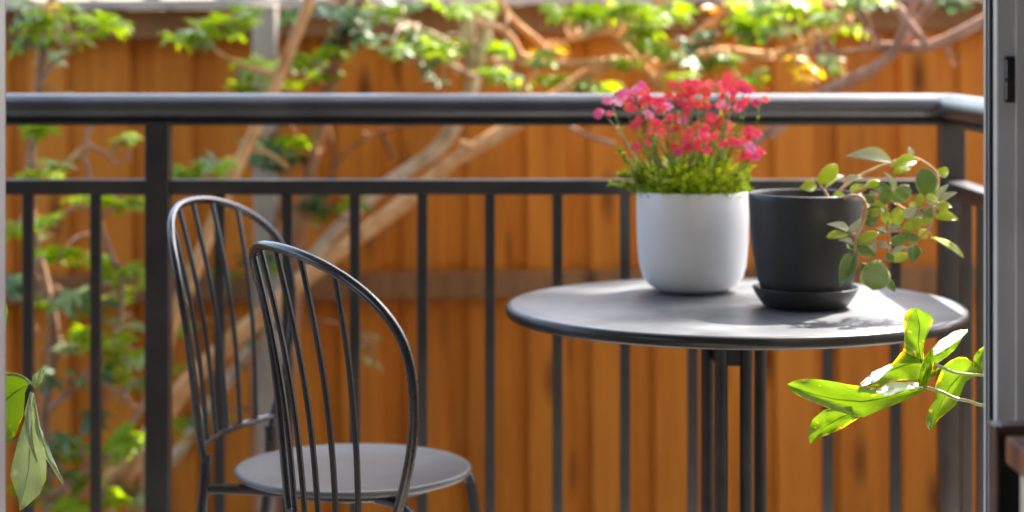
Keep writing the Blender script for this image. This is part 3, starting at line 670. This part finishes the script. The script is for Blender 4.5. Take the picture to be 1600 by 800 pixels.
mf = MB(); lobe(mf, [(1455,552),(1475,538),(1496,524),(1512,516)], [(1455,546),(1470,530),(1490,518),(1512,514)], [(1458,556),(1478,545),(1499,531),(1512,519)], YP-.004, 0, 0, tilt=.022)
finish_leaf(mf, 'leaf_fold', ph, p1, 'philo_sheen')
lobe(m_, [(1449,592),(1458,584),(1470,575)], [(1449,589),(1456,579),(1470,573)], [(1451,594),(1462,586),(1471,577)], YP-.005, .003, .004)
finish_leaf(m_, 'leaf', ph, p2)
m_ = MB()   # leaf behind the stalks
lobe(m_, [(1524,578),(1502,585),(1484,604),(1470,632),(1455,672)], [(1520,567),(1506,555),(1490,560),(1474,572),(1464,595),(1459,610),(1463,622),(1450,640),(1445,662),(1453,672)], [(1527,583),(1518,590),(1509,596),(1502,614),(1494,632),(1480,645),(1466,656),(1460,664),(1456,672)], YP+.05, .012, .008)
l3 = finish_leaf(m_, 'leaf', ph, p2)
m_ = MB()
lobe(m_, [(1536,588),(1530,572),(1540,540)], [(1530,586),(1520,572),(1522,556),(1530,546),(1540,539)], [(1545,590),(1560,570),(1555,548),(1541,540)], YP+.03, .006, .006)
finish_leaf(m_, 'leaf', ph, p2)
MB().tube([q-ph.location for q in spline([P(1524,578,YP+.05), P(1545,575,YP+.06), P(1620,590,YP+.06), trunk[2]], 5)], .0018, 6).build('petiole', M['philo_stem'], ph)
tag(MB().lathe([(.0005,.001),(.09,.001),(.10,.02),(.12,.2),(.125,.21),(.115,.21),(.11,.18),(.0005,.18)], c=(0,0,0), seg=40, cap0=False, cap1=False).build('floor_pot', M['black_pot'], None, angle=40), 'black floor pot behind the right door jamb, under the lobed climber', 'pot').location = (.80,2.68,.001)
YQ = 2.56
pl = thing('hanging_plant', 'drooping lobed green leaf at the left edge of the door opening', 'plant', (-.78, 2.60, 0))
MB().tube(spline([Vector((0,0,0)), Vector((.01,0,.3)), Vector((-.02,0,.6)), Vector((0,-.01,.85))], 5), .010, 8).build('stem', M['bark_brown'], pl)
pt = MB().tube([q-pl.location for q in spline([P(47,598,YQ), P(20,585,YQ+.01), P(-60,590,YQ+.02), Vector((-.79,2.6,.7))], 6)], .002, 8).build('petiole', M['philo_stem'], pl)
m_ = MB()
lobe(m_, [(47,598),(20,615),(-20,650),(-70,690)], [(46,595),(27,584),(9,580),(-30,585),(-70,640),(-72,688)], [(43,604),(39,614),(37,647),(24,680),(9,697),(-40,705),(-70,694)], YQ+.01, .02, .012)
finish_leaf(m_, 'leaf', pl, pt); m_ = MB()
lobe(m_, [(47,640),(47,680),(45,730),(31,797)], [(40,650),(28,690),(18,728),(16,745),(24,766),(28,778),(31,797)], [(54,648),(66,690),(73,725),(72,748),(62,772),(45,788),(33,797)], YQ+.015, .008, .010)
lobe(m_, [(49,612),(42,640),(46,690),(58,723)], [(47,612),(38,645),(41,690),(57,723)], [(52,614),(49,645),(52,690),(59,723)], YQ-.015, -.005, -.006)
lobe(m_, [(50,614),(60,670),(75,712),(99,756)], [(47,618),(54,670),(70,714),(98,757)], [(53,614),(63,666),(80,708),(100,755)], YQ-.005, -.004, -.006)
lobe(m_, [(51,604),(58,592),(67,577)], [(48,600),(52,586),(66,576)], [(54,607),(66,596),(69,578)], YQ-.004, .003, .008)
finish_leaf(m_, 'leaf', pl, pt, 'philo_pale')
m_ = MB(); lobe(m_, [(-30,430),(-5,480),(5,530)], [(-40,440),(-25,490),(3,530)], [(0,440),(13,485),(7,528)], YQ+.05, .01, .01); finish_leaf(m_, 'leaf', pl, pt)
MB().tube([q-pl.location for q in spline([P(-30,430,YQ+.05), P(-80,420,YQ+.06), Vector((-.78,2.6,.82))], 5)], .0018, 6).build('petiole', M['philo_stem'], pl)

# ------------------------------------------------------------------ garden trees against the fence
def palmate(mat, k, nl=7, rows=4):
    rn = random.Random(k); m_ = MB()
    m_.tube([(0,0,-.35),(.02,0,-.1),(0,0,0)], .018, 4)
    for i in range(nl):
        a = 2*math.pi*(i+.5)/nl*.93 + rn.uniform(-.12,.12); L = rn.uniform(.8,1.1)*(1 if 0 < i < nl-1 else .75); wd = L*rn.uniform(.17,.22); dr = rn.uniform(.18,.5)
        ca, sa = math.cos(a), math.sin(a); G = []
        for t, ww in ((.06,.06),(.32,.75),(.62,1.0),(.86,.62),(1,.06)):
            z = .10*t - dr*t*t
            G.append([(ca*L*t-sa*wd*ww*q, sa*L*t+ca*wd*ww*q, z+.3*wd*ww*abs(q)) for q in (-1,0,1)])
        m_.grid(G)
    return m_.mesh('leaf', mat)
TONES = ['leaf_green','leaf_dark','leaf_yellow','leaf_orange','leaf_pale']
PAL = {t: [palmate(M[t], 10*i+k, nl=random.choice((6,7,8)) if i not in (2,3) else 3) for k in range(4)] for i, t in enumerate(TONES)}
trees = []
def make_tree(name, label, base_px, Yb, trunks, bark, group='garden trees against the fence'):
    b = P(base_px, 900, Yb); b.z = -.6
    root = thing(name, label, 'tree', b, group=group)
    T = dict(root=root, paths=[], bark=bark)
    first = True
    for Y, pts, w0, w1, nm in trunks:
        q = [P(x, y, Y + (.0 if len(e) < 1 else e[0])) for x, y, *e in pts]
        if nm == 'trunk': q = [Vector((b.x, b.y, -.62))] + q
        q = spline(q, 6); N = len(q)
        rad = []
        for i in range(N):
            t = i/(N-1); rad.append(.5*lerp(w0, w1, t)*Y/FPX*(1+.16*noise.noise(q[i]*9+Vector((7*len(T['paths']),0,0)))))
        o = MB().tube([v-b for v in q], rad, 10).build(nm, M[bark], root)
        T['paths'].append((q, o))
    trees.append(T); return T
t_lean = make_tree('umbrella_tree', 'tree with thick tan trunk leaning up to the right behind the railing', 150, 4.75, [
  (4.75, [(165,800),(200,735),(245,665),(282,612),(330,562),(400,500),(470,440),(560,370),(640,310),(700,258),(740,232),(790,203),(870,150),(930,108),(960,98),(1010,102),(1060,97),(1130,82),(1200,88),(1240,76),(1285,54),(1325,26),(1365,-25),(1400,-120)], 34, 12, 'trunk'),
  (4.72, [(738,232),(728,226),(718,224)], 16, 12, 'branch'),
  (4.70, [(940,98),(860,101),(800,98),(770,94)], 16, 10, 'branch'),
  (4.70, [(850,96),(815,88),(800,62),(780,44),(748,36),(745,20)], 15, 8, 'branch'),
  (4.72, [(1035,140),(1005,105),(975,70),(955,52),(925,54),(870,68)], 14, 7, 'branch'),
  (4.74, [(1055,100),(1085,62),(1120,30),(1150,-15),(1165,-90)], 18, 9, 'branch'),
  (4.74, [(860,85),(838,62),(800,28),(775,-10)], 13, 8, 'branch'),
  (4.76, [(800,160),(830,120),(845,100)], 9, 6, 'branch'),
  (4.76, [(1000,95),(1020,60),(1030,-60),(1000,-180)], 12, 6, 'branch')], 'bark_tan')
t_pale = make_tree('umbrella_tree', 'pale knobbly forked trunk with a bend below the handrail', 200, 5.0, [
  (5.0, [(230,810),(290,690),(360,590),(430,490),(490,400),(545,340),(600,292),(640,264),(682,234),(712,192),(735,145),(740,105)], 15, 25, 'trunk'),
  (4.95, [(740,110),(733,70),(730,34)], 24, 20, 'branch'), (4.95, [(742,110),(752,75),(760,52),(770,-40),(790,-160)], 22, 12, 'branch'),
  (4.97, [(738,95),(690,62),(640,40),(600,28),(540,-40)], 14, 9, 'branch'), (4.97, [(740,120),(700,100),(660,90)], 9, 5, 'branch')], 'bark_pale')
t_brown = make_tree('umbrella_tree', 'red-brown upright trunk right of the grey fence post', 440, 4.88, [
  (4.88, [(445,700),(452,560),(460,430),(470,340),(482,280),(497,212),(514,150),(524,100),(530,45),(545,-60)], 30, 18, 'trunk'),
  (4.88, [(520,118),(545,55),(560,10),(575,-60)], 14, 8, 'branch'), (4.9, [(500,330),(522,260),(512,190)], 9, 6, 'branch'),
  (4.9, [(480,330),(540,240),(600,205),(690,190)], 8, 4, 'branch'), (4.92, [(615,250),(600,215),(588,190)], 10, 6, 'branch')], 'bark_brown')
t_thin = make_tree('umbrella_tree', 'slender tan trunk slanting across the grey fence post', 215, 4.66, [
  (4.66, [(232,760),(244,640),(258,540),(285,465),(312,402),(338,338),(366,270),(400,200),(437,118),(483,0),(505,-80)], 28, 17, 'trunk'),
  (4.68, [(385,235),(420,240),(450,262)], 7, 4, 'branch'), (4.68, [(437,118),(390,105),(345,85),(325,60)], 10, 5, 'branch')], 'bark_tan')
t_left = make_tree('leafy_shrub', 'leafy green shrub with thin pale stems at the far left', 70, 4.55, [
  (4.55, [(75,790),(70,650),(85,520),(60,400),(45,300),(55,200),(62,120),(75,40),(90,-60)], 20, 12, 'trunk'),
  (4.5, [(78,640),(120,600),(170,540),(190,470),(175,400),(150,330),(135,220),(170,150)], 12, 6, 'branch'),
  (4.5, [(135,225),(165,240),(180,255)], 8, 4, 'branch'),
  (4.45, [(75,780),(130,740),(190,690),(228,620)], 14, 8, 'branch'), (4.5, [(130,590),(180,610),(215,640)], 8, 5, 'branch'),
  (4.5, [(62,130),(100,80),(150,50)], 9, 5, 'branch')], 'bark_mauve')
t_right = make_tree('bare_shrub', 'bare mauve-brown branches crossing at the upper right near the jamb', 1720, 4.45, [
  (4.45, [(1720,700),(1730,400),(1700,180),(1660,60),(1600,10),(1545,30),(1500,52),(1450,72),(1405,74),(1365,72)], 30, 15, 'trunk'),
  (4.43, [(1660,60),(1560,-70),(1450,-30),(1415,38),(1392,84),(1350,112),(1285,143),(1225,185),(1180,225)], 18, 12, 'branch'),
  (4.47, [(1600,-20),(1520,-45),(1470,-8),(1430,40),(1396,84),(1345,122),(1270,160),(1205,215)], 18, 10, 'branch'),
  (4.40, [(1400,10),(1420,36),(1450,72)], 15, 14, 'branch'),
  (4.47, [(1390,72),(1310,82),(1270,80),(1240,84)], 8, 4, 'branch'), (4.6, [(960,225),(920,212),(885,195)], 8, 7, 'branch')], 'bark_mauve')
t_dark = make_tree('leafy_shrub', 'dark green shrub with small leaves behind the front chair back', 420, 4.98, [
  (4.98, [(400,760),(395,600),(410,470),(425,380),(440,300),(430,230),(445,150)], 12, 6, 'trunk'),
  (4.98, [(405,520),(470,500),(540,510),(575,545)], 7, 4, 'branch'), (4.98, [(430,330),(480,340),(510,330)], 7, 4, 'branch')], 'bark_brown')

# leaf clusters: x, y, number, spread x, spread y, tone
CL = [
 (t_left, 4.5, [(50,25,6,30,18,0),(110,25,6,30,20,0),(150,40,5,25,20,0),(180,35,4,22,8,0),(40,60,4,25,15,0),(100,62,5,25,15,0),(75,92,3,18,8,4),(95,88,2,8,6,4),(55,45,1,6,6,3),(72,10,1,6,4,2),(25,10,2,12,6,4),
   (60,268,4,22,8,0),(105,252,3,18,10,0),(50,198,2,20,5,0),(205,217,3,18,6,0),(100,150,2,14,5,0),(130,310,3,16,5,0),(195,315,5,24,8,0),(225,318,3,14,6,4),(25,350,3,14,14,0),(85,345,3,22,6,0),(60,365,2,14,6,4),(90,395,4,24,7,0),(140,405,4,20,8,0),(190,425,5,25,8,0),(225,425,3,14,7,0),
   (30,450,4,18,18,1),(80,470,4,24,14,0),(110,465,3,20,8,0),(150,480,4,22,14,0),(185,500,3,16,10,4),(215,505,2,10,8,4),(100,540,3,22,8,4),(180,535,5,26,16,0),(200,560,4,20,14,0),(215,600,4,16,14,0),(100,595,5,28,14,1),(150,580,4,22,12,1),(225,560,3,12,14,0),(190,630,1,8,6,3),
   (110,690,5,26,14,0),(90,720,5,28,14,0),(130,745,6,30,16,0),(160,705,4,20,12,0),(60,770,5,30,14,0),(110,790,5,30,14,0),(190,765,4,20,10,1),(210,780,3,16,8,4),(150,650,4,22,12,1),(60,700,4,20,20,1),(140,520,4,26,12,0),(200,690,4,22,16,0),(180,460,3,22,12,0),(160,780,4,26,12,0)]),
 (t_thin, 4.62, [(290,58,5,20,8,0),(320,42,5,20,10,0),(345,50,5,22,10,0),(370,28,5,22,8,0),(390,15,3,12,6,0),(312,65,2,10,5,4),(300,265,5,30,7,0),(265,268,3,16,6,0),(345,262,3,14,6,0)]),
 (t_brown, 4.82, [(395,92,4,18,8,0),(400,118,5,24,10,0),(440,100,5,24,10,0),(480,95,5,26,10,0),(505,112,4,18,10,0),(450,128,4,30,7,0),(380,138,4,20,6,0),(515,85,3,14,8,0),(470,20,4,22,12,1),(520,15,5,24,12,1),(560,30,6,24,16,1),(575,55,5,22,14,1),(540,60,4,18,12,1),(600,20,4,20,10,0),(550,15,3,16,8,0),(508,10,3,14,8,1)]),
 (t_pale, 4.86, [(610,72,3,14,8,0),(650,75,5,22,9,0),(680,68,5,22,9,0),(700,80,4,18,8,0),(625,85,2,8,8,4),(650,55,2,14,8,1),(735,8,4,12,14,0),(700,5,4,22,8,0),(760,15,3,14,10,0),(680,100,2,14,8,1),(690,130,2,10,10,1),(765,115,4,18,8,0),(795,115,5,22,8,0),(815,128,3,18,8,0),(780,78,3,14,8,0),(630,12,3,20,8,1)]),
 (t_lean, 4.66, [(885,20,5,24,8,0),(920,16,6,24,10,0),(950,20,6,24,12,0),(985,15,7,26,14,0),(1010,25,7,24,14,0),(1000,45,6,22,12,0),(1015,60,4,16,12,0),(930,42,2,12,7,4),(860,75,4,16,12,2),(850,92,3,16,10,0),(870,118,3,18,8,0),(930,135,3,20,6,0),(1062,15,3,8,14,0),(1130,14,2,10,9,3),(1118,30,1,8,8,3),(1155,30,4,16,10,0),(1180,15,5,24,12,0),(1210,20,5,24,12,0),(1160,48,3,16,10,4),(1190,45,4,22,8,0),(1230,45,4,22,8,4),(1100,60,4,18,14,1),(1085,80,4,20,12,1),(1060,120,5,24,12,0),(1100,105,5,26,12,0),(1140,105,5,24,14,0),(1165,125,4,16,12,0),(1085,100,2,12,6,4),(1120,85,3,16,6,4),(980,100,3,18,8,0),(1040,80,3,20,8,0),(1250,10,4,24,8,0),(1290,30,4,20,8,0),(1265,100,3,10,10,2),(1250,90,2,8,6,2),(1255,118,2,6,8,2),(1300,98,3,16,6,0),(1310,45,2,10,6,0),(1335,45,2,10,5,0),(1330,5,3,16,6,4),(1160,5,4,20,8,0),(1230,5,4,20,8,0)]),
 (t_dark, 4.94, [(420,220,3,18,10,1),(410,245,4,20,10,1),(435,262,5,22,8,1),(455,240,3,14,10,1),(400,225,2,12,6,4),(470,215,2,12,6,0),(480,320,4,22,8,1),(500,345,2,10,10,4),(520,330,3,16,8,0),(550,318,3,16,8,0),(420,415,4,16,10,0),(395,400,4,18,12,1),(385,500,3,16,10,4),(400,535,3,14,10,4),(370,515,3,16,8,1),(355,425,3,14,6,0),(575,530,2,12,14,4),(585,560,1,6,8,4),(300,660,3,18,14,0),(295,680,2,12,10,2),(350,655,2,10,8,0),(265,580,1,6,6,0),(290,510,2,12,6,0)]),
 (t_right, 4.5, [(1335,-8,3,16,5,0),(1345,8,2,12,5,4),(1490,6,3,20,5,1),(1380,4,2,16,5,0)]),
]
rl_ = random.Random(21)
for T, Y, cls in CL:
    root = T['root']; b = Vector(root.location)
    for (cx, cy, n, sx, sy, tone) in cls:
        if T is t_lean and n > 4: n -= 1
        c = P(cx, cy, Y + rl_.uniform(-.12,.12))
        best = None
        for q, o in T['paths']:
            for v in q:
                dd = (v-c).length + (.25 if v.z > c.z+.05 else 0)
                if best is None or dd < best[0]: best = (dd, v, o)
        near = best[1]; mid = near.lerp(c, .55) + Vector((0,0,.02))
        tw = MB().tube([v-b for v in spline([near, mid, c - Vector((0,0,.01))], 5)], [.0045,.0042,.004,.0038,.0035,.0032,.003,.0028,.0025,.0022,.002], 5).build('twig', M[T['bark']], root)
        for k in range(n):
            tn = TONES[tone]
            if tone == 0 and rl_.random() < .11: tn = 'leaf_dark'
            if tone == 0 and rl_.random() < .07: tn = 'leaf_pale'
            o = link('leaf', rl_.choice(PAL[tn]), tw)
            p = P(cx + rl_.uniform(-sx,sx), cy + rl_.uniform(-sy,sy)*.8, c.y + rl_.uniform(-.06,.06))
            o.location = p - b; s_ = rl_.uniform(.034,.054)*(1 if tone != 4 else .75)
            o.scale = (s_, s_, s_); o.rotation_euler = (rl_.gauss(0,.35)+.1, rl_.gauss(0,.35), rl_.uniform(0,6.283))

# bare fine twigs among the leaves
for T, Y, cnt, x0, x1, y0, y1 in ((t_lean, 4.7, 26, 780, 1340, -10, 150), (t_pale, 4.95, 10, 560, 760, 0, 140), (t_brown, 4.9, 8, 460, 640, 180, 400), (t_left, 4.5, 14, 20, 235, 120, 780), (t_right, 4.45, 6, 1280, 1540, -10, 120)):
    b = Vector(T['root'].location); allp = [v for q, o in T['paths'] for v in q]
    for k in range(cnt):
        e = P(rl_.uniform(x0,x1), rl_.uniform(y0,y1), Y+rl_.uniform(-.08,.08)); near = min(allp, key=lambda v: (v-e).length + rl_.uniform(0,.05))
        m1 = near.lerp(e,.35)+Vector((rl_.uniform(-.02,.02),0,rl_.uniform(-.01,.04))); m2 = near.lerp(e,.7)+Vector((rl_.uniform(-.02,.02),0,rl_.uniform(-.01,.03)))
        q = spline([near, m1, m2, e], 4); MB().tube([v-b for v in q], [lerp(.0042,.0018,i/(len(q)-1)) for i in range(len(q))], 5).build('twig', M[T['bark']], T['root'])

# added tree, out of view beyond the fence; crown shaped to shade the balcony's left
nb = thing('added_shade_tree', 'added unseen tree beyond the fence, shading the left of the balcony', 'tree', (-.3, 7.3, -.6))
b0 = Vector(nb.location)
limbs = [[(0,0,-.02),(.05,.02,1.5),(-.04,0,3.2),(.1,.05,5.0),(.2,0,6.6)], [(-.03,0,3.4),(.9,-.1,4.8),(2.0,0,5.9),(3.0,.1,6.6)], [(0,0,3.8),(-1.0,.1,5.0),(-2.2,0,6.2)], [(.05,0,4.4),(.9,.2,5.8),(1.8,.1,7.4)], [(.1,0,4.8),(-.7,-.2,6.2),(-1.2,0,7.6)]]
ends = []
for i, L in enumerate(limbs):
    q = spline([Vector(v) for v in L], 6); MB().tube(q, [lerp(.14 if i == 0 else .07, .02, k/(len(q)-1)) for k in range(len(q))], 10).build('trunk' if i == 0 else 'branch', M['bark_brown'], nb); ends += q[8:]
rn = random.Random(8); m_ = MB(); src = PAL['leaf_green'][0]
V = [Vector(v.co) for v in src.vertices]; F_ = [list(f.vertices) for f in src.polygons]
tw = MB()
for _ in range(430):
    z = rn.uniform(6.1, 9.1); c = Vector((rn.uniform(-3.6, 2.92 + min(max(z-6.3,0),.7)*1.2), rn.uniform(-.6, .6), z))
    e = min(ends, key=lambda v: (v-c).length)
    tw.tube([e, e.lerp(c,.5)+Vector((0,0,.08)), c], [.012,.008,.004], 5)
    for k in range(10):
        mt = Matrix.LocRotScale(c + Vector((rn.gauss(0,.13), rn.gauss(0,.15), rn.gauss(0,.12))), Euler((rn.gauss(0,.4), rn.gauss(0,.4), rn.uniform(0,6.28))), Vector((1,1,1))*rn.uniform(.10,.15))
        n0 = len(m_.v); m_.v += [mt @ v for v in V]; m_.f += [[n0+i for i in f] for f in F_]
tw.build('added_tree_twigs', M['bark_brown'], nb)['kind'] = 'stuff'
m_.build('added_shade_crown', M['leaf_green'], nb)['kind'] = 'stuff'

hm = MB()
for _ in range(900):
    mt = Matrix.LocRotScale(Vector((rn.uniform(-5,5), rn.uniform(6.0,6.6), rn.uniform(-.5,1.75))), Euler((rn.gauss(0,.6), rn.gauss(0,.6), rn.uniform(0,6.28))), Vector((1,1,1))*rn.uniform(.12,.18))
    n0 = len(hm.v); hm.v += [mt @ v for v in V]; hm.f += [[n0+i for i in f] for f in F_]
tag(hm.build('hedge_foliage', M['leaf_dark'], None), 'dark green hedge foliage beyond the fence top', 'hedge', kind='stuff')

# ------------------------------------------------------------------ cabinet and timber frame inside the door
cb = thing('side_cabinet', 'brown timber top of a beige cabinet corner at the lower right', 'cabinet', (.70, 1.90, 0))
c0 = Vector(cb.location)
xl = dx(1571, 2.06); zt = P(1571, 681, 2.06).z
MB().box((xl-c0.x, 1.60-c0.y, zt-.028), (.92-c0.x, 2.06-c0.y, zt), .002).build('top_board', M['board'], cb, smooth=False)
MB().box((xl+.012-c0.x, 1.61-c0.y, 0), (.91-c0.x, 2.05-c0.y, zt-.0285), .002).build('cabinet_body', M['cream'], cb, smooth=False)
tf = thing('timber_frame', 'dark brown timber frame between the cabinet and the door jamb', 'timber frame', (.60, 2.14, 0))  # guessed dark timber frame, its use unknown
f0 = Vector(tf.location)
fx0, fx1 = dx(1553.5,2.13), dx(1561,2.13); fz = P(1560, 664, 2.13).z
MB().box((fx0-f0.x, -.015, 0), (fx1-f0.x, .015, fz), .0015).build('frame_post', M['brown_wood'], tf, smooth=False)
MB().box((fx1-f0.x+.0003, -.015, fz-.008), (.30, .015, fz), .0015).build('frame_rail', M['brown_wood'], tf, smooth=False)
MB().box((fx1-f0.x+.0003, .004, .02), (.30, .013, fz-.0085)).build('back_panel', M['dark'], tf, smooth=False)
